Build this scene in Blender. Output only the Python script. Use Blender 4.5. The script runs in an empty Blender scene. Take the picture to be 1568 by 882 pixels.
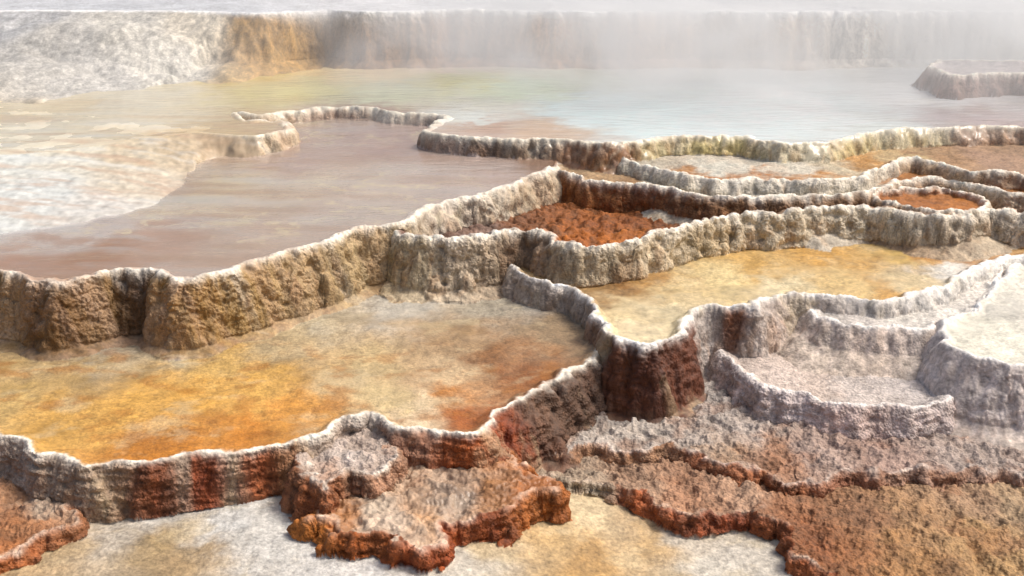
import bpy, math, time
import numpy as np
from mathutils import Vector
T0=time.time()
f32=np.float32
# ---------------------------------------------------------------- camera model
FOC=1681.0; PITCH=math.radians(20); CH=4.0
cp,sp=math.cos(PITCH),math.sin(PITCH)
def unp(px,py,z):
    a=px-784.0; b=-(py-441.0)
    dx=a; dy=FOC*cp+b*sp; dz=-FOC*sp+b*cp
    t=(z-CH)/dz
    return dx*t,dy*t
# ---------------------------------------------------------------- noise
rng=np.random.RandomState(7)
PERM=rng.permutation(256).astype(np.int32); PERM=np.concatenate([PERM,PERM,PERM])
ang=rng.rand(256)*2*np.pi
G2=np.stack([np.cos(ang),np.sin(ang)],1).astype(f32)
g3=rng.randn(256,3); g3/=np.linalg.norm(g3,axis=1)[:,None]; G3=g3.astype(f32)
def _f(t): return t*t*t*(t*(t*6-15)+10)
def n2(x,y,s=0):
    x=(x+17.3*s).astype(f32); y=(y-9.1*s).astype(f32)
    xi=np.floor(x); yi=np.floor(y); fx=x-xi; fy=y-yi
    xi=xi.astype(np.int32)&255; yi=yi.astype(np.int32)&255
    u=_f(fx); v=_f(fy)
    def g(ax,ay,dx,dy):
        h=PERM[PERM[ax&255]+(ay&255)]
        return G2[h,0]*dx+G2[h,1]*dy
    a=g(xi,yi,fx,fy); b=g(xi+1,yi,fx-1,fy); c=g(xi,yi+1,fx,fy-1); d=g(xi+1,yi+1,fx-1,fy-1)
    a=a+(b-a)*u; c=c+(d-c)*u
    return (a+(c-a)*v)*1.5
def n3(x,y,z,s=0):
    x=(x+17.3*s).astype(f32); y=(y-9.1*s).astype(f32); z=(z+3.3*s).astype(f32)
    xi=np.floor(x); yi=np.floor(y); zi=np.floor(z); fx=x-xi; fy=y-yi; fz=z-zi
    xi=xi.astype(np.int32)&255; yi=yi.astype(np.int32)&255; zi=zi.astype(np.int32)&255
    u=_f(fx); v=_f(fy); w=_f(fz)
    def g(i,j,k):
        h=PERM[PERM[PERM[(xi+i)&255]+((yi+j)&255)]+((zi+k)&255)]
        return G3[h,0]*(fx-i)+G3[h,1]*(fy-j)+G3[h,2]*(fz-k)
    def l(a,b,t): return a+(b-a)*t
    r0=l(l(g(0,0,0),g(1,0,0),u),l(g(0,1,0),g(1,1,0),u),v)
    r1=l(l(g(0,0,1),g(1,0,1),u),l(g(0,1,1),g(1,1,1),u),v)
    return l(r0,r1,w)*1.5
def fbm2(x,y,f,o=3,s=0,g=.5):
    r=0;a=1.0;t=0
    for i in range(o):
        r=r+a*n2(x*f,y*f,s+i*3.7); t+=a; a*=g; f*=2.03
    return r/t*1.3
def sst(a,b,x):
    t=np.clip((x-a)/(b-a),0,1); return t*t*(3-2*t)
# ---------------------------------------------------------------- terraces: rims traced on the level each rim stands at
P=[]
def poly(key,name,z,depth,dw,drop,pts,floor,wall,wet=0.2,rough=0.5,layer=0.0,rimc=(228,220,206),zt=None):
    P.append(dict(key=key,name=name,z=z,depth=depth,dw=dw,drop=drop,pts=pts,floor=floor,wall=wall,wet=wet,rough=rough,layer=layer,rimc=rimc,zt=zt))
S=4.0
poly('B0','mineral_ledge',.10,.02,.1,.25,[(-420,900,2),(-100,860,2),(0,846,2),(40,832,2),(75,812,2),(105,800,2),(112,775,2),(60,700,2),(-200,600,2),(-700,600,2)],
  [(20,800,165,110,72),(60,760,190,170,150),(20,760,172,125,92),(0,830,172,105,60)],
  [(20,840,155,85,45),(90,800,155,100,68)],layer=1,rough=1,wet=.3,rimc=(205,185,168))
poly('B','mineral_ledge',.14,.015,.1,.32,[(466,784,3),(505,790,3),(520,810,3),(560,822,3),(620,828,3),(665,826,3),(700,800,3),(760,782,3),(800,760,3),(842,742,3),(825,728,2),(790,725,2),(760,650,2),(500,650,2),(480,730,2)],
  [(520,780,168,112,70),(560,780,196,178,158),(600,810,194,172,152),(650,790,184,140,104),(700,760,184,164,146),(750,765,172,118,76),(820,738,164,98,52)],
  [(500,810,174,98,34),(580,840,160,74,18),(650,840,150,64,18),(720,810,138,62,24),(800,765,162,90,38)],layer=1,rough=1,wet=.4,rimc=(212,186,166))
poly('B2','mineral_ledge',.27,.02,.08,.3,[(470,742,3),(500,745,3),(520,728,3),(560,722,3),(585,705,3),(590,640,3),(470,640,3),(462,700,3)],
  [(530,705,194,181,172),(500,720,186,162,146),(570,690,186,166,152)],
  [(490,760,154,84,44),(540,740,170,128,104),(470,740,150,94,64)],layer=1,rough=1,wet=.3)
poly('I1','mineral_ledge',-.09,.02,.15,.3,[(830,702,2.5),(850,730,2.5),(890,740,2.5),(940,744,2.5),(985,752,2.5),(1010,772,2.5),(1050,784,3),(1100,788,3),(1140,782,3),(1165,775,2),(1185,800,2),(1215,815,2),(1240,855,2),(1290,885,2),(1380,940,2),(1500,1050,2),(2300,1050,2),(2300,500,2),(900,500,2)],
  [(880,725,160,140,120),(960,735,166,132,108),(1060,760,170,124,96),(1130,750,175,140,116),(1190,780,148,98,68),(1250,830,142,84,50),(1290,870,155,102,64),(1330,790,140,98,70),(1400,800,166,128,92),(1480,760,166,132,104),(1520,840,176,138,94),(1400,860,160,116,74),(1560,790,168,140,110)],
  [(1000,770,164,84,46),(1100,795,150,66,32),(1200,830,156,82,46),(900,745,178,160,138),(1240,870,146,74,38)],layer=1,rough=1,wet=.15,rimc=(200,178,160))
poly('I2','mineral_ledge',-.01,.02,.12,.16,[(850,690,1.5),(905,680,1.5),(960,690,1.5),(1010,680,1.5),(1060,690,1.5),(1110,712,2),(1160,715,2),(1200,735,2.5),(1250,735,2.5),(1290,715,2.5),(1350,725,2),(1420,722,2),(1480,715,2),(1600,725,2),(2200,770,2),(2200,400,2),(850,400,2)],
  [(900,650,175,164,154),(960,660,178,166,155),(1040,660,180,166,155),(1100,690,172,142,118),(1150,660,180,166,156),(1200,700,164,120,94),(1250,690,176,152,140),(1350,705,168,140,128),(900,620,174,165,158),(1000,630,178,168,158),(1080,610,180,170,162),(1500,710,175,158,148)],
  [(1000,710,168,124,94),(1080,720,162,98,66),(1200,750,156,92,58),(1280,735,150,98,74),(1400,725,164,126,106)],layer=1,rough=1,wet=.1,rimc=(214,198,186))
poly('G','travertine_terrace',.20,.06,.12,.3,[(1105,540,2),(1128,562,2.5),(1150,582,2.5),(1190,598,2.5),(1240,606,2.5),(1280,620,2.5),(1330,622,2.5),(1390,622,2.5),(1440,614,2.5),(1470,600,2),(1600,600,2),(2200,620,2),(2200,300,2),(1105,300,2)],
  [(1180,570,198,182,172),(1250,590,196,178,166),(1330,600,198,186,178),(1420,590,198,188,182)],
  [(1150,600,206,190,184),(1200,620,208,192,188),(1300,650,198,174,166),(1310,695,160,100,74),(1400,650,200,182,176),(1400,705,160,100,74),(1450,640,198,181,175)],layer=.6,rough=.8,wet=.15,rimc=(226,218,212))
poly('C','travertine_terrace',.37,.045,.16,.52,[(-700,560,S),(-250,625,S),(-60,648,S),(0,660,S),(50,684,S),(100,702,S),(135,712,S),(180,708,S),(235,706,S),(290,694,S),(340,690,S),(400,682,S),(450,676,S),(495,660,S),(530,640,S),(560,636,S),(590,648,S),(620,660,S),(670,664,S),(715,664,3),(750,648,2.4),(790,622,2),(830,598,2),(880,566,2.2),(908,545,3),(916,510,3),(905,480,3),(885,440,3),(870,400,3),(870,250,3),(-700,250,3)],
  [(80,640,198,150,78),(200,620,212,160,82),(300,600,208,155,78),(400,590,204,156,82),(250,685,184,114,38),(380,655,186,116,42),(450,625,198,136,62),(100,570,184,152,104),(150,535,164,154,136),(300,520,172,162,138),(480,480,178,167,145),(620,460,186,180,168),(750,460,170,160,142),(560,560,198,172,128),(600,600,202,177,132),(680,595,174,110,50),(720,635,160,84,28),(800,570,146,88,44),(740,540,140,94,56),(850,500,148,124,96),(630,632,214,190,158),(655,600,210,186,152),(690,560,198,170,134),(690,520,166,136,102),(830,450,160,154,144),(20,600,180,148,94),(430,510,174,154,120),(330,560,194,156,94)],
  [(60,720,172,154,140),(120,750,165,143,125),(190,745,162,134,112),(250,755,122,60,28),(285,740,172,152,134),(320,745,134,56,20),(360,730,170,142,124),(400,728,142,70,34),(440,715,160,108,72),(480,700,174,158,145),(560,670,176,160,148),(640,690,152,106,84),(720,700,156,74,30),(760,690,136,58,24),(800,640,102,74,58),(840,620,94,66,50),(870,600,92,64,50),(905,570,124,104,90)],layer=.8,rough=.9,wet=.4)
poly('H','travertine_terrace',.50,.03,.08,.5,[(1540,425,1.5),(1500,462,1.5),(1462,482,1.6),(1448,500,1.8),(1455,525,1.8),(1490,542,1.8),(1530,552,1.8),(1575,560,1.8),(1750,580,1.8),(2200,620,1.8),(2200,250,1.8),(1600,300,1.8)],
  [(1530,510,216,212,196),(1500,500,212,207,190),(1560,480,214,209,196)],
  [(1470,560,206,195,190),(1520,600,204,191,184),(1560,650,202,187,178),(1480,640,198,181,174),(1540,700,184,156,138)],layer=.2,rough=.7,wet=.5,rimc=(230,226,220))
poly('G2','travertine_terrace',.46,.03,.08,.22,[(1215,440,1.6),(1240,468,1.6),(1262,486,1.6),(1300,497,1.6),(1350,500,1.6),(1400,502,1.6),(1440,494,1.6),(1475,480,1.6),(1520,440,1.6),(1520,350,1.6),(1215,350,1.6)],
  [(1300,485,204,196,188),(1400,485,210,204,195)],
  [(1260,530,200,184,172),(1350,540,202,184,172),(1420,550,204,189,179),(1300,580,188,158,142)],layer=.2,rough=.7,wet=.1,rimc=(230,224,217))
poly('F','travertine_terrace',.56,.05,.1,.66,[(790,418,3),(820,430,3),(868,436,3),(888,446,3),(905,462,4),(912,486,4),(928,508,4),(955,522,4),(990,527,4),(1030,518,4),(1052,500,4),(1058,475,4),(1080,464,3),(1120,468,3),(1160,466,2.5),(1190,452,2.2),(1240,450,2.2),(1300,456,2.2),(1360,460,2.2),(1400,452,2.2),(1440,440,2.2),(1460,424,2.2),(1500,404,2),(1560,390,2),(1700,384,2),(2300,390,2),(2300,150,2),(700,150,2)],
  [(940,440,158,122,80),(960,470,212,190,148),(985,500,216,198,162),(1030,470,216,198,160),(1050,440,208,182,134),(950,425,138,94,46),(1000,420,160,120,70),(1100,420,212,189,140),(1150,400,192,150,84),(1200,430,212,195,158),(1270,385,190,142,72),(1300,430,205,175,122),(1350,440,196,148,82),(1380,380,206,172,108),(1420,380,178,124,66),(1470,385,160,115,76),(1400,430,204,183,144),(1450,410,212,208,198),(1540,380,182,136,82)],
  [(895,500,166,152,140),(925,555,136,106,86),(960,575,98,50,26),(1000,585,88,43,24),(1045,560,102,52,32),(1072,520,190,178,170),(1100,500,196,184,176),(1124,520,112,62,36),(1145,510,194,182,173),(1150,540,194,182,173),(1200,490,196,185,176),(1210,520,190,172,160),(1280,475,203,195,187),(1400,475,209,204,197),(1500,430,214,210,203)],layer=.3,rough=.8,wet=.5,rimc=(232,228,221))
poly('E','travertine_terrace',.87,.25,.28,.55,[(560,335,S),(590,345,S),(618,355,S),(650,362,S),(700,363,S),(745,358,S),(785,350,S),(815,350,S),(840,362,S),(870,372,S),(915,376,S),(960,370,S),(1000,358,S),(1050,345,S),(1100,334,S),(1150,326,S),(1190,328,3.5),(1240,320,3.5),(1290,316,3.5),(1340,316,3.5),(1380,324,3.5),(1420,330,3.5),(1470,330,3.5),(1515,322,3.5),(1560,324,3.5),(1700,332,3.5),(2300,342,3.5),(2300,120,3),(500,120,3)],
  [(660,345,110,80,66),(700,345,115,85,74),(735,345,160,150,145),(780,335,112,70,42),(850,350,165,88,16),(900,362,158,78,12),(960,355,172,92,18),(1010,340,172,94,22),(830,320,118,68,34),(900,310,142,74,18),(980,310,130,68,22),(900,335,170,90,18),(980,335,174,95,20),(1060,325,100,62,38),(1150,315,114,84,58),(1250,308,126,100,74),(1330,305,130,84,46),(1560,300,150,88,36),(1450,318,165,110,46)],
  [(580,390,182,160,126),(640,395,184,166,138),(700,400,186,168,146),(760,395,176,154,130),(800,400,130,106,86),(830,400,154,126,102),(870,405,184,166,140),(1000,385,190,172,146),(1080,370,184,163,132),(1150,365,194,178,154),(1300,345,196,182,160),(1450,350,190,172,150),(1550,350,192,175,156)],layer=.1,rough=.9,wet=.2)
poly('DL','travertine_terrace',.92,.03,.15,.64,[(-900,350,S),(-250,395,S),(-60,404,S),(0,414,S),(40,426,S),(75,432,S),(110,428,S),(150,418,S),(190,413,S),(225,414,S),(255,424,S),(290,428,S),(335,416,S),(380,402,S),(430,390,S),(480,374,S),(515,362,S),(545,350,S),(590,344,S),(622,338,3),(645,322,3),(690,308,3),(740,300,3),(785,286,3),(830,270,3),(875,258,3),(930,250,3),(1000,236,3),(1000,100,3),(-900,100,3)],
  [(50,385,190,152,130),(150,385,184,142,114),(250,355,198,168,150),(400,350,205,184,168),(500,325,208,192,180),(50,300,228,226,220),(100,250,228,226,218),(200,265,222,208,186),(200,310,222,210,192),(280,275,214,196,176),(330,250,206,186,168),(120,330,222,214,206),(300,250,204,182,168),(450,250,202,180,170),(600,230,192,168,160),(750,265,206,188,180),(700,285,208,192,182),(850,252,165,132,113),(330,285,222,206,178),(150,345,212,200,192),(560,290,212,197,184),(460,290,216,200,182),(20,340,214,206,200),(250,300,214,200,182),(50,340,218,212,206)],
  [(30,465,154,120,74),(100,475,114,80,44),(160,460,142,108,64),(215,460,92,64,38),(280,470,150,112,62),(350,450,164,130,82),(450,420,170,142,104),(540,390,180,154,116),(640,340,190,176,160),(760,305,188,168,142),(860,270,190,172,150)],layer=.1,rough=1,wet=.9,zt=(11.0,.045,.16))
poly('J1','travertine_terrace',.935,.04,.12,.45,[(855,262,3),(900,274,3),(960,280,3),(1010,284,3),(1050,295,3),(1110,301,3),(1180,301,3),(1250,299,3),(1310,296,3),(1345,288,3),(1380,278,3),(1430,272,3),(1480,278,3),(1530,292,3),(1568,298,3),(1750,310,3),(2300,320,3),(2300,120,3),(855,120,3)],
  [(920,270,170,138,104),(980,275,152,114,78),(1040,285,184,170,148),(1150,290,192,184,168),(1300,285,194,187,172),(1000,265,186,174,150),(1400,268,152,96,44),(1460,270,164,112,58),(1550,280,156,96,42),(1200,270,194,186,172)],
  [(920,290,138,82,38),(1000,300,116,66,32),(1060,310,126,84,50),(1200,315,126,90,60),(1350,305,158,124,96),(1500,290,186,162,136)],rough=.8,wet=.2)
poly('Q','travertine_terrace',.895,.06,.06,.3,[(1345,294,3),(1400,288,3),(1450,290,3),(1495,300,3),(1512,312,3),(1490,322,3),(1440,324,3),(1390,316,3),(1350,304,3)],
  [(1400,300,155,88,28),(1460,310,168,98,32)],[(1500,325,188,170,146),(1360,310,160,122,86)],rough=.8,wet=.3)
poly('J2','travertine_terrace',1.05,.06,.1,.3,[(950,240,2),(985,252,2.5),(1025,262,3),(1055,270,3),(1100,274,3),(1160,274,3),(1210,276,3),(1260,275,3),(1310,268,3),(1345,258,3),(1372,246,3),(1400,242,3),(1440,250,3),(1490,260,3),(1568,268,3),(1750,275,3),(2300,280,3),(2300,100,3),(950,100,3)],
  [(1000,240,186,177,160),(1060,264,165,108,50),(1110,268,165,102,42),(1180,268,168,102,40),(1250,268,170,112,48),(1090,248,196,193,180),(1150,252,196,191,177),(1220,252,196,189,174),(1200,240,198,192,176),(1290,252,190,177,152),(1330,242,175,126,70),(1380,235,186,160,120),(1450,235,162,124,90),(1520,240,160,128,106)],
  [(1020,275,194,184,166),(1150,285,200,191,176),(1300,280,200,189,172),(1450,262,178,147,116),(1540,275,166,134,108)],rough=.7,wet=.2)
poly('K','travertine_terrace',1.2,.05,.2,.27,[(-1200,300,.12),(-300,262,.12),(0,238,.14),(100,228,.15),(200,215,.2),(290,206,.3),(340,205,.6),(390,208,1.2),(440,198,2),(430,186,2),(380,184,2),(358,172,3),(400,176,3),(450,170,3),(500,164,3),(560,164,3),(590,172,3),(630,174,3),(682,178,3),(668,190,3),(655,203,3),(690,208,3),(740,212,3),(800,214,3),(850,214,3),(895,217,3),(935,221,3),(975,217,2.5),(1010,210,2.5),(1060,208,2.5),(1140,208,2.5),(1165,216,2.5),(1220,220,2.5),(1270,217,2.5),(1310,206,2.5),(1360,200,2.5),(1440,197,2.5),(1500,193,2.5),(1568,194,2.5),(1750,196,2),(2300,200,2),(2300,-20,2),(-1200,-20,2)],
  [(50,200,218,210,188),(200,185,220,208,182),(300,205,200,176,138),(200,155,218,211,190),(100,160,216,200,166),(400,110,210,182,100),(540,100,246,214,166),(480,98,242,212,160),(600,98,244,212,168),(700,100,232,202,176),(600,140,220,226,196),(450,135,218,211,158),(700,118,212,208,134),(800,130,214,230,202),(900,170,220,246,252),(1000,190,222,248,254),(1200,150,232,246,246),(740,195,194,160,140),(830,200,206,176,150),(720,180,224,230,224),(1100,190,228,246,250),(1300,180,232,242,242),(1430,150,230,232,232),(1350,200,220,228,224),(1500,180,198,180,180),(1550,205,164,128,110),(550,175,168,138,126)],
  [(-100,280,206,209,205),(0,260,208,210,202),(60,290,202,205,200),(100,258,206,202,188),(200,245,194,180,156),(280,228,184,166,140),(330,222,180,158,132),(120,240,210,202,180),(200,270,200,190,172),(150,300,200,196,188),(400,200,182,164,140),(500,178,166,142,126),(600,182,178,163,148),(660,185,160,136,118),(700,225,144,116,98),(740,230,120,95,78),(800,230,146,128,110),(900,230,134,98,76),(930,235,142,96,60),(1000,225,188,174,136),(1100,220,192,174,118),(1200,225,192,182,156),(1300,218,188,170,124),(1400,210,190,173,134),(1500,210,164,130,104)],rough=.7,wet=.8,rimc=(216,209,192))
poly('M','travertine_terrace',1.5,.04,.2,.45,[(1420,100,2),(1445,108,3),(1455,116,3),(1490,114,3),(1530,112,3),(1580,112,3),(1800,116,3),(2300,120,3),(2300,98,3),(1440,92,2)],
  [(1500,100,185,175,172),(1560,100,180,170,168)],[(1480,140,160,132,122),(1550,140,155,125,115)],rough=.5,wet=.3)
poly('L','hillside',2.08,.02,.3,.9,[(-1500,18,.22),(-300,18,.25),(0,16,.28),(100,16,.30),(200,16,.36),(280,17,.45),(340,18,.7),(385,20,1.4),(440,18,4),(500,15,6),(560,18,6),(620,17,6),(760,15,6),(900,18,6),(1040,16,6),(1200,18,6),(1350,16,6),(1568,17,6),(1900,18,6),(2600,18,6),(2600,-70,3),(-1500,-70,.3)],
  [(200,8,190,194,198),(700,8,208,210,212),(1200,8,208,210,212)],
  [(480,50,145,110,66),(410,60,170,132,82),(440,70,180,142,88),(520,50,122,94,64),(560,50,100,80,60),(600,60,156,118,82),(650,50,120,92,68),(700,60,168,126,92),(740,50,140,108,82),(800,50,165,130,104),(870,60,192,150,118),(910,60,170,138,110),(950,60,180,140,110),(1040,60,205,165,132),(1100,60,180,155,130),(1150,50,205,180,156),(1300,50,206,196,184),(1500,50,210,200,190),(50,60,176,177,177),(150,90,194,191,184),(250,80,203,199,189),(310,60,203,194,178),(50,125,192,177,152),(150,120,182,161,126),(345,90,192,162,115),(100,75,184,181,174),(200,65,192,188,178),(-100,60,176,177,179)],rough=.8,wet=.3,rimc=(230,230,228))
GROUND_COL=[(100,840,174,150,116),(30,872,178,150,114),(240,795,194,191,184),(250,850,156,132,96),(280,870,166,139,104),(350,800,200,199,194),(424,830,200,197,190),(560,868,197,194,189),(480,815,198,196,190),(160,810,186,177,164),(750,810,190,167,134),(700,868,198,191,178),(880,765,206,185,150),(900,850,174,136,88),(840,820,186,154,110),(1000,800,184,152,110),(1100,845,199,192,179),(1150,815,198,190,177),(1060,800,196,185,169),(1040,872,182,160,128),(1190,870,197,189,176),(0,865,158,116,78)]

def catmull(w,sub=5):
    n=len(w); out=[]
    for i in range(n):
        p0,p1,p2,p3=w[(i-1)%n],w[i],w[(i+1)%n],w[(i+2)%n]
        L=np.hypot(*(p2-p1)[:2]); k=sub if L<3 else 2
        for j in range(k):
            t=j/k
            q=p1+(p2-p1)*t if L>=3 else .5*((2*p1)+(-p0+p2)*t+(2*p0-5*p1+4*p2-p3)*t*t+(-p0+3*p1-3*p2+p3)*t**3)
            if L<3 and (np.hypot(*(p1-p0)[:2])>3 or np.hypot(*(p3-p2)[:2])>3): q=p1+(p2-p1)*t
            q=q.copy(); q[2]=p1[2]+(p2[2]-p1[2])*t
            out.append(q)
    return np.array(out)
GX0,GX1,GY0,GY1,GR=-13.0,13.0,1.5,24.5,.045
gx=np.arange(GX0,GX1,GR); gy=np.arange(GY0,GY1,GR)
XX,YY=np.meshgrid(gx,gy); XX=XX.astype(f32); YY=YY.astype(f32)
for p in P:
    w=[]
    for (a,b,s) in p['pts']:
        X,Y=unp(a,b,p['z']); w.append(np.array([X,Y,s]))
    w=catmull(w,4)
    md=np.full(XX.shape,1e9,f32); sl=np.zeros(XX.shape,f32); ins=np.zeros(XX.shape,bool)
    n=len(w)
    for i in range(n):
        a=w[i]; b=w[(i+1)%n]; ex,ey=b[0]-a[0],b[1]-a[1]; L2=ex*ex+ey*ey+1e-12
        rx=XX-f32(a[0]); ry=YY-f32(a[1])
        t=np.clip((rx*f32(ex)+ry*f32(ey))/f32(L2),0,1)
        d=(rx-t*f32(ex))**2+(ry-t*f32(ey))**2
        m=d<md; md=np.where(m,d,md); sl=np.where(m,f32(a[2])+f32(b[2]-a[2])*t,sl)
        if a[1]!=b[1]:
            c=((a[1]>YY)!=(b[1]>YY))
            xi=(b[0]-a[0])*(YY-a[1])/(b[1]-a[1])+a[0]
            ins^=(c&(XX<xi))
    sd=np.sqrt(md); p['sd']=np.where(ins,-sd,sd).astype(f32).ravel(); p['sl']=sl.ravel()
print('sdf',time.time()-T0)
NXg=len(gx); NYg=len(gy)
keyi={p['key']:i for i,p in enumerate(P)}
def terr(x,y,full=False):
    am=.6+.8*sst(-.3,.4,n2(x*.9,y*.9,9))
    am=am*np.where(y>16.5,.5,1)
    wx=x+.05*n2(x*1.7,y*1.7,1)+.050*n2(x*5,y*5,2)+am*.018*n2(x*11,y*11,3)+am*.005*n2(x*27,y*27,4)
    wy=y+.05*n2(x*1.7,y*1.7,5)+.050*n2(x*5,y*5,6)+am*.018*n2(x*11,y*11,7)+am*.005*n2(x*27,y*27,8)
    fx=np.clip((wx-GX0)/GR,0,NXg-1.001); fy=np.clip((wy-GY0)/GR,0,NYg-1.001)
    ix=fx.astype(np.int32); iy=fy.astype(np.int32); fx=(fx-ix).astype(f32); fy=(fy-iy).astype(f32)
    i00=iy*NXg+ix
    def bi(A):
        return (A[i00]*(1-fx)+A[i00+1]*fx)*(1-fy)+(A[i00+NXg]*(1-fx)+A[i00+NXg+1]*fx)*fy
    h=(-.22*sst(-.6,1.1,x)).astype(f32)
    reg=np.full(x.shape,-1,np.int8); sdw=np.full(x.shape,5,f32); slw=np.ones(x.shape,f32)
    lump=fbm2(x,y,1.3,3,11)
    undul=.012*n2(x*1.1,y*1.1,31)
    rimn=.018*n2(x*3.1,y*3.1,23)+.008*n2(x*7,y*7,21)
    bank=.24*np.abs(n2(x*.6,y*.7,41))+.07*np.abs(n2(x*1.6,y*1.8,42)) -.07
    crag=.08*n2(x*2.6,y*2.6,43)+.055*n2(x*6,y*6,44)+.035*n2(x*14,y*14,45)
    for k,p in enumerate(P):
        sd=bi(p['sd']); sl=bi(p['sl'])
        if p['layer']==1: sd=sd+crag
        if p['key']=='C': sd=sd+.6*crag*sst(2.9,2.2,sl)
        z=p['z']
        if p['zt']: z=z+np.clip((y-p['zt'][0])*p['zt'][1],0,p['zt'][2])
        lipm=np.exp(-(sd/.16)**2)*sst(.5,1.5,sl)
        z=z+undul+rimn*lipm*(1.8 if p['layer']==1 else 1)*(.6 if p['key'] in('K','DL') else 1)
        hin=z-p['depth']*sst(.012,p['dw'],-sd)*np.clip(sl,.25,1)
        t=np.maximum(sd,0)
        steep=sst(.8,2.0,sl)
        ts=np.sqrt(t*t+.0016)-.04
        te=(steep*ts+(1-steep)*t)*(1+.4*lump*steep)
        v=sl*te
        D=p['drop']*.85
        foot=np.maximum(.14*sl,.55)
        if p['key']=='L': foot=np.maximum(.14*sl,.14)
        over=te-D/np.maximum(sl,.05)
        if p['key']=='K': ex=np.where(sl<.9,over*.16+np.maximum(over-.9,0)*1.8,over*1.5)
        else: ex=over*foot
        drop=np.where(v<D,v,D+ex)
        hw=z-drop
        if p['key']=='L':
            m=(1-sst(1.0,3.0,sl))*sst(0,.8,t)*sst(0,.12,np.minimum(v,D))
            hw=hw+m*bank
        inside=sd<0
        win=inside|(hw>h)
        h=np.where(inside,hin,np.maximum(h,hw)).astype(f32)
        reg=np.where(win,k,reg).astype(np.int8); sdw=np.where(win,sd,sdw); slw=np.where(win,sl,slw)
    dry=(sdw<-.03)|(reg<0)
    LY=np.array([p['layer'] for p in P]+[0],f32)[reg]
    rel=.018*fbm2(x,y,1.6,3,51)+np.where(LY>.9,.07*(.35-np.abs(fbm2(x,y,2.2,3,53))),0)
    h=h+np.where(dry,sst(.03,.2,np.abs(sdw))*rel,0).astype(f32)
    eb=(reg==keyi['E'])&(sdw<-.05)
    h=h+np.where(eb,(.04*n2(x*6,y*6,55)+.03*np.abs(n2(x*13,y*13,56)))*sst(.05,.25,-sdw),0).astype(f32)
    if full: return h,reg,sdw,slw
    return h
# ---------------------------------------------------------------- adaptive fan grid
NC=1420
uc=np.concatenate([np.linspace(-1.4,-.62,70)[:-1],np.linspace(-.62,.62,NC-138),np.linspace(.62,1.4,70)[1:]])
NC=len(uc)
NF=1500; NR=1000
yf=np.exp(np.linspace(math.log(2.6),math.log(23.5),NF))
U,YF=np.meshgrid(uc[::2],yf,indexing='ij')
Hf=terr((U*YF).astype(f32),YF.astype(f32))
dy=np.diff(YF,axis=1); dh=np.diff(Hf,axis=1)
ym=(YF[:,1:]+YF[:,:-1])/2
wt=np.sqrt((dy*(.12+3.0/ym*.75)*np.where(ym<5.3,.25,1))**2+(dh*1.0)**2)/ym
cum=np.concatenate([np.zeros((wt.shape[0],1)),np.cumsum(wt,axis=1)],axis=1)
cum/=cum[:,-1:]
q=np.linspace(0,1,NR)
YH=np.array([np.interp(q,cum[i],yf) for i in range(cum.shape[0])])
ker=np.exp(-.5*(np.arange(-24,25)/9.0)**2); ker/=ker.sum()
pad=np.concatenate([np.repeat(YH[:1],24,0),YH,np.repeat(YH[-1:],24,0)],0)
YS=np.zeros_like(YH)
for j,kv in enumerate(ker): YS+=kv*pad[j:j+YH.shape[0]]
uh=uc[::2]
jj=np.clip(np.searchsorted(uh,uc)-1,0,len(uh)-2); tt=np.clip((uc-uh[jj])/(uh[jj+1]-uh[jj]),0,1)[:,None]
YR=YS[jj]*(1-tt)+YS[jj+1]*tt
del U,YF,Hf,dy,dh,wt,cum,pad
far=np.array([24,25,27,30,35,45,60,100,200,500,1500.])
YR=np.concatenate([YR,np.tile(far,(NC,1))],axis=1); NR=YR.shape[1]
X=(uc[:,None]*YR).astype(f32); Y=YR.astype(f32)
H,REG,SD,SLW=terr(X,Y,True)
H=np.where(Y>22.5,2.06,H).astype(f32)
print('height',time.time()-T0)
def grid_normals(X,Y,Z):
    ax=np.gradient(X,axis=0);ay=np.gradient(Y,axis=0);az=np.gradient(Z,axis=0)
    bx=np.gradient(X,axis=1);by=np.gradient(Y,axis=1);bz=np.gradient(Z,axis=1)
    nx=ay*bz-az*by; ny=az*bx-ax*bz; nz=ax*by-ay*bx
    l=np.sqrt(nx*nx+ny*ny+nz*nz)+1e-12
    return nx/l,ny/l,nz/l
nx,ny,nz=grid_normals(X,Y,H)
steep=sst(.25,.75,1-np.abs(nz))
layer=np.array([p['layer'] for p in P]+[0],f32)[REG]
rough=np.array([p['rough'] for p in P]+[.4],f32)[REG]
wet=np.array([p['wet'] for p in P]+[.25],f32)[REG]
b1=n3(X*9,Y*9,H*9,1); b2=n3(X*22,Y*22,H*22,2); b3=n3(X*45,Y*45,H*45,3)
lay=n3(X*4,Y*4,H*26,4)+.5*n3(X*9,Y*9,H*55,5)
nod=.5-np.abs(b2); nod1=.5-np.abs(b1)
rimm=np.exp(-(SD/.05)**2)*(REG>=0)*sst(.4,1.5,SLW)
wm_=np.maximum(steep,rimm*.6)
disp=wm_*(rough*(.030*b1+.020*nod1+.021*nod+.010*b3)+steep*layer*.038*lay)
disp*=np.where(REG==keyi['L'],.45,1)
fl=(1-wm_)
rockz=np.where(layer>.9,1.0,0).astype(f32)
disp+=fl*rockz*(.045*(.4-np.abs(n2(X*5,Y*5,61)))+.018*b2+.009*b3)
drymask=np.where(wet<.35,1.0,.6)*np.where(wet<.75,1,.12)*np.where(REG==keyi['L'],.35,1)*np.where(REG==keyi['E'],2.6,1)
disp+=fl*drymask*(.0035*b2+.0025*b3+.008*b1)
disp*=np.where(Y>22,0,1)
near=np.clip(Y/7,.7,1.6)
X2=X+nx*disp*near; Y2=Y+ny*disp*near; Z2=H+nz*disp*near
print('disp',time.time()-T0)
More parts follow.
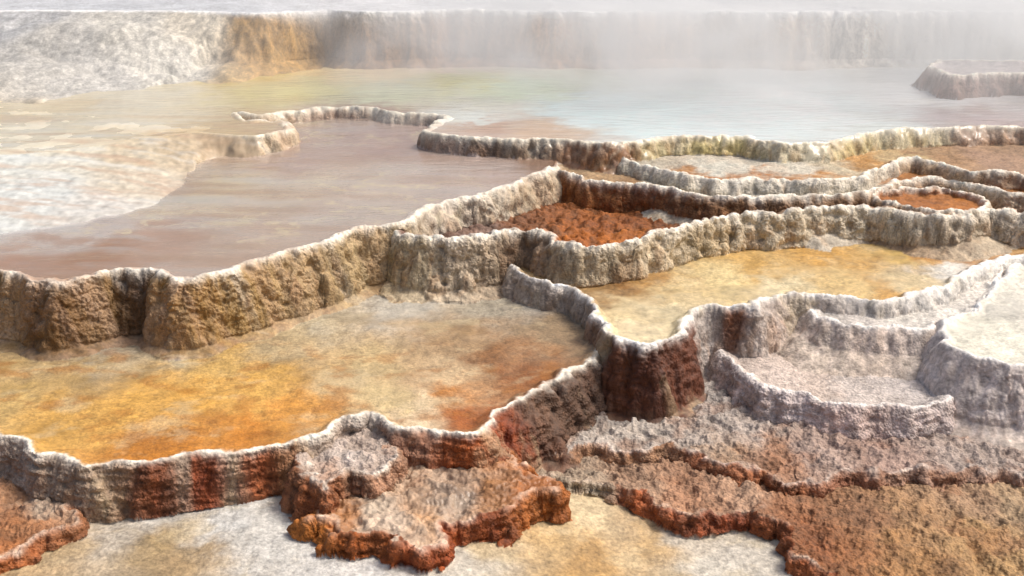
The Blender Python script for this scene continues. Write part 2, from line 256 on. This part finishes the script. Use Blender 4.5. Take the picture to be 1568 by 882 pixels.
# ---------------------------------------------------------------- mineral colours
def lin(c):
    c=np.asarray(c,float)/255; return np.where(c<.04045,c/12.92,((c+.055)/1.055)**2.4)
def shep(pts,z,x,y,pw=3.2):
    num=np.zeros(x.shape+(3,),f32); den=np.zeros(x.shape,f32)
    for (a,b,r,g,bl) in pts:
        px,py=unp(a,b,z)
        d=((x-px)**2+((y-py)*.7)**2+.004)
        d=np.exp(np.log(d.astype(f32))*f32(-pw/2)); num+=d[...,None]*lin((r,g,bl)).astype(f32); den+=d
    return num/den[...,None]
COL=np.zeros(X.shape+(3,),f32)
fz=np.clip(Y/8,.6,2)
wpx=X+.2*fbm2(X,Y,2.5,4,71,.6)*fz; wpy=Y+.36*fbm2(X,Y,2.5,4,75,.6)*fz
fine=fbm2(X,Y,9,3,81); big=fbm2(X,Y,1.2,3,85); med=fbm2(X*.8,Y,3.6,4,87,.6)
streak=n2(X*11,Y*11,88)+.5*n2(X*25,Y*25,89)
stain=sst(.05,.55,n2(X*5.5,Y*5.5,86)+.6*n2(X*15,Y*15,84)+.25*b1)
for k in range(-1,len(P)):
    m=REG==k
    if not m.any(): continue
    if k<0:
        COL[m]=shep(GROUND_COL,-.05,wpx[m],wpy[m]); continue
    p=P[k]; sd=SD[m]; x=wpx[m]; y=wpy[m]; c=np.zeros((len(sd),3),f32); s=streak[m]
    mi=sd<0
    c[mi]=shep(p['floor'],p['z'],x[mi],y[mi])
    mo=~mi
    zz=p['z']-p['drop']*.5 if p['key']!='L' else 1.62
    cw=shep(p['wall'],zz,X[m][mo]+.03*s[mo],Y[m][mo],5.0)
    cw=cw*(1+.28*s[mo])[:,None]
    frac=np.clip((p['z']-H[m][mo])/max(p['drop'],.05),0,1)
    st=stain[m][mo]*sst(.05,.35,frac)*np.clip(SLW[m][mo]-1.2,0,1)*(.42 if p['key'] in('C','DL','E','F','J1','J2','K') else .3)*(p['key']!='L')
    cw=cw*(1-st[:,None])+cw*np.array([.66,.42,.26],f32)*st[:,None]*1.0
    dust=sst(.75,1.05,frac+.15*b1[m][mo])*.3*(p['key'] not in('L','K','J1'))
    c[mo]=cw*(1-dust[:,None])+np.array(lin((184,168,146)),f32)*dust[:,None]
    if p['key']=='L': rw=np.exp(-(np.clip(sd,-.4,9)/.05)**2)
    else:
        wdt=.023*np.clip(y/8,.8,1.7)*(1+.5*fine[m])
        rw=np.exp(-(sd/wdt)**2)*np.clip(.9+.6*fine[m]+.25*s,0,1)*sst(.4,1.5,SLW[m])
        if p['layer']==1: rw=rw*np.clip(.35+1.2*med[m],0,.9)
    c=c*(1-rw[:,None])+lin(p['rimc']).astype(f32)*rw[:,None]*1.2
    COL[m]=c
v=1+.24*fine+.16*big+.26*med+.16*b2+.12*b3+.32*wm_*(nod-.2)
wetd=np.where(wet>.6,.25,1.0)
v=1+(v-1)*wetd*(1-.5*rimm)
COL*=np.clip(v,.35,1.6)[...,None]
rust=sst(.12,.5,fbm2(X,Y,2.3,4,91))*np.where(layer>.9,1,0)*.38
COL=COL*(1-rust[...,None])+lin((146,86,46)).astype(f32)*rust[...,None]
dark=sst(.1,.5,fbm2(X,Y,3.3,4,93))*np.where(layer>.9,1,0)*.4+sst(.1,.5,fbm2(X,Y,5.0,3,94))*(REG==keyi['E'])*(SD<0)*.5
COL=COL*(1-dark[...,None])+lin((92,56,32)).astype(f32)*dark[...,None]
dl=(REG==keyi['DL'])|(REG==keyi['K'])
left=sst(-1.5,-3.5,X)
vein=np.exp(-(fbm2(X*.5,Y,1.1,5,95,.6)/.035)**2)*sst(-.2,.35,n2(X*.35,Y*.5,97))*dl*np.where(REG==keyi['DL'],.8,.25)
COL=COL*(1-vein[...,None])+lin((236,222,190)).astype(f32)*vein[...,None]
band=fbm2(X*.38+.25*Y,Y*1.7,1.3,5,98,.62)
tanb=sst(.02,.35,band)*dl*sst(17,12.5,Y)*(.3+.25*left)
COL=COL*(1-tanb[...,None])+lin((186,152,126)).astype(f32)*tanb[...,None]
blu=sst(.02,.35,-band)*dl*sst(16,13,Y)*(.15+.25*left)
COL=COL*(1-blu[...,None])+lin((214,218,216)).astype(f32)*blu[...,None]
cream=sst(.12,.5,fbm2(X*.7,Y,2.4,5,96,.6))*((REG==keyi['C'])|(REG==keyi['F'])|(REG<0))*.4
COL=COL*(1-cream[...,None])+lin((208,188,152)).astype(f32)*cream[...,None]
orange=sst(.1,.5,fbm2(X*.7,Y,3.5,4,99))*(REG==keyi['C'])*(SD<-.05)*.5*sst(9.0,8.2,Y)
COL=COL*(1-orange[...,None])+lin((162,98,32)).astype(f32)*orange[...,None]
COL[...,1]+=.035*np.maximum(COL[...,0]-COL[...,2],0)
COL=COL*np.where(REG==keyi['K'],.95,.86)[...,None]
COL=np.clip(COL,.008,.8)
print('colour',time.time()-T0)

# ---------------------------------------------------------------- materials
def newmat(n):
    m=bpy.data.materials.new(n); m.use_nodes=True; nt=m.node_tree; nt.nodes.clear(); return m,nt
def N(nt,t,**kw):
    n=nt.nodes.new(t)
    for k,v in kw.items():
        if k in n.inputs: n.inputs[k].default_value=v
        else: setattr(n,k,v)
    return n
mat,nt=newmat('travertine')
L=nt.links.new
out=N(nt,'ShaderNodeOutputMaterial'); bs=N(nt,'ShaderNodeBsdfPrincipled')
at=N(nt,'ShaderNodeAttribute',attribute_name='Col'); aw=N(nt,'ShaderNodeAttribute',attribute_name='Wet')
ar=N(nt,'ShaderNodeAttribute',attribute_name='Rough')
tc=N(nt,'ShaderNodeTexCoord')
no1=N(nt,'ShaderNodeTexNoise'); no1.inputs['Scale'].default_value=30; no1.inputs['Detail'].default_value=3; no1.inputs['Roughness'].default_value=.7
vo=N(nt,'ShaderNodeTexVoronoi'); vo.inputs['Scale'].default_value=48
for n in (no1,vo): L(tc.outputs['Object'],n.inputs['Vector'])
mr=N(nt,'ShaderNodeMapRange'); mr.inputs[1].default_value=.3; mr.inputs[2].default_value=.7; mr.inputs[3].default_value=.6; mr.inputs[4].default_value=1.4
L(no1.outputs['Fac'],mr.inputs[0])
amt=N(nt,'ShaderNodeMapRange'); amt.inputs[1].default_value=.1; amt.inputs[2].default_value=.8; amt.inputs[3].default_value=1; amt.inputs[4].default_value=.15
L(aw.outputs['Fac'],amt.inputs[0])
mx=N(nt,'ShaderNodeMix',data_type='RGBA',blend_type='MULTIPLY')
L(amt.outputs[0],mx.inputs[0]); L(at.outputs['Color'],mx.inputs[6]); L(mr.outputs[0],mx.inputs[7])
L(mx.outputs[2],bs.inputs['Base Color'])
rr=N(nt,'ShaderNodeMapRange'); rr.inputs[1].default_value=.2; rr.inputs[2].default_value=.8; rr.inputs[3].default_value=.75; rr.inputs[4].default_value=.28
L(aw.outputs['Fac'],rr.inputs[0]); L(rr.outputs[0],bs.inputs['Roughness'])
mu=N(nt,'ShaderNodeMath',operation='MULTIPLY'); mu.inputs[1].default_value=.5
L(vo.outputs['Distance'],mu.inputs[0])
sb=N(nt,'ShaderNodeMath',operation='SUBTRACT'); L(no1.outputs['Fac'],sb.inputs[0]); L(mu.outputs[0],sb.inputs[1])
bp=N(nt,'ShaderNodeBump'); bp.inputs['Distance'].default_value=.03
L(sb.outputs[0],bp.inputs['Height']); L(ar.outputs['Fac'],bp.inputs['Strength']); L(bp.outputs[0],bs.inputs['Normal'])
L(bs.outputs[0],out.inputs[0])

def watermat(name,milk,ior):
    wm,nt=newmat(name); L=nt.links.new
    out=N(nt,'ShaderNodeOutputMaterial'); tr=N(nt,'ShaderNodeBsdfTransparent'); gl=N(nt,'ShaderNodeBsdfGlossy'); df=N(nt,'ShaderNodeBsdfDiffuse')
    tr.inputs[0].default_value=(.97,.98,.98,1); gl.inputs['Roughness'].default_value=.08
    ca=N(nt,'ShaderNodeAttribute',attribute_name='Col'); L(ca.outputs['Color'],df.inputs[0])
    fr=N(nt,'ShaderNodeFresnel'); fr.inputs[0].default_value=ior
    tc=N(nt,'ShaderNodeTexCoord'); mp=N(nt,'ShaderNodeMapping'); mp.inputs['Scale'].default_value=(.6,1.6,1)
    no=N(nt,'ShaderNodeTexNoise'); no.inputs['Scale'].default_value=5; no.inputs['Detail'].default_value=4
    L(tc.outputs['Object'],mp.inputs[0]); L(mp.outputs[0],no.inputs['Vector'])
    bp=N(nt,'ShaderNodeBump'); bp.inputs['Distance'].default_value=.03; bp.inputs['Strength'].default_value=.45
    L(no.outputs['Fac'],bp.inputs['Height'])
    for n in (fr,gl): L(bp.outputs[0],n.inputs['Normal'])
    m1=N(nt,'ShaderNodeMixShader'); m1.inputs[0].default_value=milk; L(tr.outputs[0],m1.inputs[1]); L(df.outputs[0],m1.inputs[2])
    m2=N(nt,'ShaderNodeMixShader'); L(fr.outputs[0],m2.inputs[0]); L(m1.outputs[0],m2.inputs[1]); L(gl.outputs[0],m2.inputs[2]); L(m2.outputs[0],out.inputs[0])
    return wm
wmK=watermat('milky_spring_water',.8,1.38); wmD=watermat('shallow_spring_water',.5,1.38)

# ---------------------------------------------------------------- mesh objects
NV=X.size; idx=np.arange(NV,dtype=np.int32).reshape(X.shape)
F=np.stack([idx[:-1,:-1],idx[1:,:-1],idx[1:,1:],idx[:-1,1:]],-1).reshape(-1,4)
def build(name,V,faces,attrs,material):
    used=np.unique(faces); remap=np.zeros(V.shape[0],np.int32); remap[used]=np.arange(len(used))
    me=bpy.data.meshes.new(name); me.vertices.add(len(used)); me.vertices.foreach_set('co',V[used].astype(f32).ravel())
    nf=len(faces); me.loops.add(nf*4); me.loops.foreach_set('vertex_index',remap[faces].ravel().astype(np.int32))
    me.polygons.add(nf); me.polygons.foreach_set('loop_start',(np.arange(nf)*4).astype(np.int32))
    me.polygons.foreach_set('loop_total',np.full(nf,4,np.int32))
    me.update(calc_edges=True)
    me.polygons.foreach_set('use_smooth',np.ones(nf,bool))
    for an,(ty,arr) in attrs.items():
        a=me.attributes.new(an,ty,'POINT'); a.data.foreach_set('color' if ty=='FLOAT_COLOR' else 'value',arr[used].astype(f32).ravel())
    me.materials.append(material); me.update()
    o=bpy.data.objects.new(name,me); bpy.context.scene.collection.objects.link(o); return o
V=np.stack([X2.ravel(),Y2.ravel(),Z2.ravel()],1)
C4=np.concatenate([COL.reshape(-1,3),np.ones((NV,1),f32)],1)
wetn=sst(-.15,.35,fbm2(X*.7,Y,1.5,4,64))
wetv=np.where((wet>.35)&(wet<.7)&(SD<-.05),.35+.4*wetn,wet)
wetv=np.where((steep>.3)|((SD>0)&(REG>=0)&(REG!=keyi['K'])),np.minimum(wet,.25),wetv)
RG=np.clip(.14+.4*rough*steep+.3*(layer>.5)*(1-.6*(wet>.35)*(1-steep))+.12*(wet<.35),0,.9)*np.where(wetv>.78,.15,1)*np.where(REG==keyi['L'],.6,1)
attrs={'Col':('FLOAT_COLOR',C4),'Wet':('FLOAT',wetv.ravel()),'Rough':('FLOAT',RG.ravel())}
fr_=REG.ravel()[F[:,0]]
for k in range(-1,len(P)):
    m=fr_==k
    if m.sum()==0: continue
    build('ground' if k<0 else P[k]['name'],V,F[m],attrs,mat)
def water(key,off,inset,wm):
    k=keyi[key]; p=P[k]
    z=p['z']+np.zeros_like(X)
    if p['zt']: z=z+np.clip((Y-p['zt'][0])*p['zt'][1],0,p['zt'][2])
    z=z+.012*n2(X*1.1,Y*1.1,31)-off
    ok=((REG==k)&(SD<-inset)).ravel()
    m=ok[F].all(1)
    VV=np.stack([X.ravel(),Y.ravel(),z.ravel()],1)
    build('hot_spring_water',VV,F[m],{'Col':('FLOAT_COLOR',C4)},wm)
water('K',.012,.03,wmK); water('DL',.012,.03,wmD)
print('mesh',time.time()-T0, NV)

# ---------------------------------------------------------------- steam rising off the upper pool
def steam(name,b,dens,xr,seed):
    x0,x1,y0,y1,z0,z1=b
    import bmesh
    me=bpy.data.meshes.new(name); bm=bmesh.new()
    vs=[bm.verts.new((x,y,z)) for x in (x0,x1) for y in (y0,y1) for z in (z0,z1)]
    bmesh.ops.convex_hull(bm,input=vs); bm.to_mesh(me); bm.free()
    o=bpy.data.objects.new(name,me); bpy.context.scene.collection.objects.link(o)
    m,nt=newmat(name); L=nt.links.new
    try: m.cycles.volume_step_rate=7.0
    except Exception as e: print(e)
    out=N(nt,'ShaderNodeOutputMaterial'); pv=N(nt,'ShaderNodeVolumePrincipled')
    pv.inputs['Color'].default_value=(.99,.99,.99,1); pv.inputs['Anisotropy'].default_value=.1
    tc=N(nt,'ShaderNodeTexCoord'); mp=N(nt,'ShaderNodeMapping'); mp.inputs['Scale'].default_value=(1,.8,1.3); mp.inputs['Location'].default_value=(seed,0,0)
    no=N(nt,'ShaderNodeTexNoise'); no.inputs['Scale'].default_value=.5; no.inputs['Detail'].default_value=3; no.inputs['Distortion'].default_value=.8
    L(tc.outputs['Object'],mp.inputs[0]); L(mp.outputs[0],no.inputs['Vector'])
    sx=N(nt,'ShaderNodeSeparateXYZ'); L(tc.outputs['Object'],sx.inputs[0])
    def mrg(src,a,b_,c,d):
        n=N(nt,'ShaderNodeMapRange',interpolation_type='SMOOTHSTEP')
        for i,v in enumerate((a,b_,c,d)): n.inputs[i+1].default_value=v
        L(src,n.inputs[0]); return n.outputs[0]
    terms=[mrg(no.outputs['Fac'],.38,.62,.12,1.0),mrg(sx.outputs[0],xr[0],xr[1],xr[2],1),mrg(sx.outputs[1],y0,y0+5.5,0,1),
           mrg(sx.outputs[2],z0+.2,z1,1,0)]
    cur=terms[0]
    for t in terms[1:]:
        mm=N(nt,'ShaderNodeMath',operation='MULTIPLY'); L(cur,mm.inputs[0]); L(t,mm.inputs[1]); cur=mm.outputs[0]
    mm=N(nt,'ShaderNodeMath',operation='MULTIPLY'); L(cur,mm.inputs[0]); mm.inputs[1].default_value=dens
    L(mm.outputs[0],pv.inputs['Density'])
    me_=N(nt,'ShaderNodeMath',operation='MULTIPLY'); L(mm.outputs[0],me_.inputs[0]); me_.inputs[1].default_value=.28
    L(me_.outputs[0],pv.inputs['Emission Strength']); pv.inputs['Emission Color'].default_value=(1,1,1,1)  # added self-glow of the steam, standing in for light bounced between droplets
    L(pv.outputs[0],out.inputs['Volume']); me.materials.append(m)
    return o
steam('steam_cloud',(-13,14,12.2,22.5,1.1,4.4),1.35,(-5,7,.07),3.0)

# ---------------------------------------------------------------- light, sky, camera
w=bpy.data.worlds.new('World'); bpy.context.scene.world=w; w.use_nodes=True
nt=w.node_tree; bg=nt.nodes['Background']; sk=nt.nodes.new('ShaderNodeTexSky'); sk.sky_type='NISHITA'; sk.sun_disc=False
EL=math.radians(54); AZ=math.radians(80)
sk.sun_elevation=EL; sk.sun_rotation=AZ; sk.dust_density=8.0; sk.air_density=1.0; sk.ozone_density=.5
nt.links.new(sk.outputs[0],bg.inputs[0]); bg.inputs[1].default_value=.15
sl=bpy.data.lights.new('sun','SUN'); sl.energy=2.0; sl.angle=math.radians(14); sl.color=(1,.97,.93)
so=bpy.data.objects.new('sun',sl); bpy.context.scene.collection.objects.link(so)
s=Vector((math.sin(AZ)*math.cos(EL),math.cos(AZ)*math.cos(EL),math.sin(EL)))
so.rotation_euler=(-s).to_track_quat('-Z','Y').to_euler()
cam=bpy.data.cameras.new('camera'); co=bpy.data.objects.new('camera',cam); bpy.context.scene.collection.objects.link(co)
co.location=(0,0,CH); co.rotation_euler=(math.radians(90)-PITCH,0,0); cam.sensor_width=36; cam.lens=FOC/1568*36; cam.clip_end=3000; cam.clip_start=.1
bpy.context.scene.camera=co
vs=bpy.context.scene.view_settings; vs.view_transform='Standard'; vs.look='None'; vs.exposure=0
print('done',time.time()-T0)
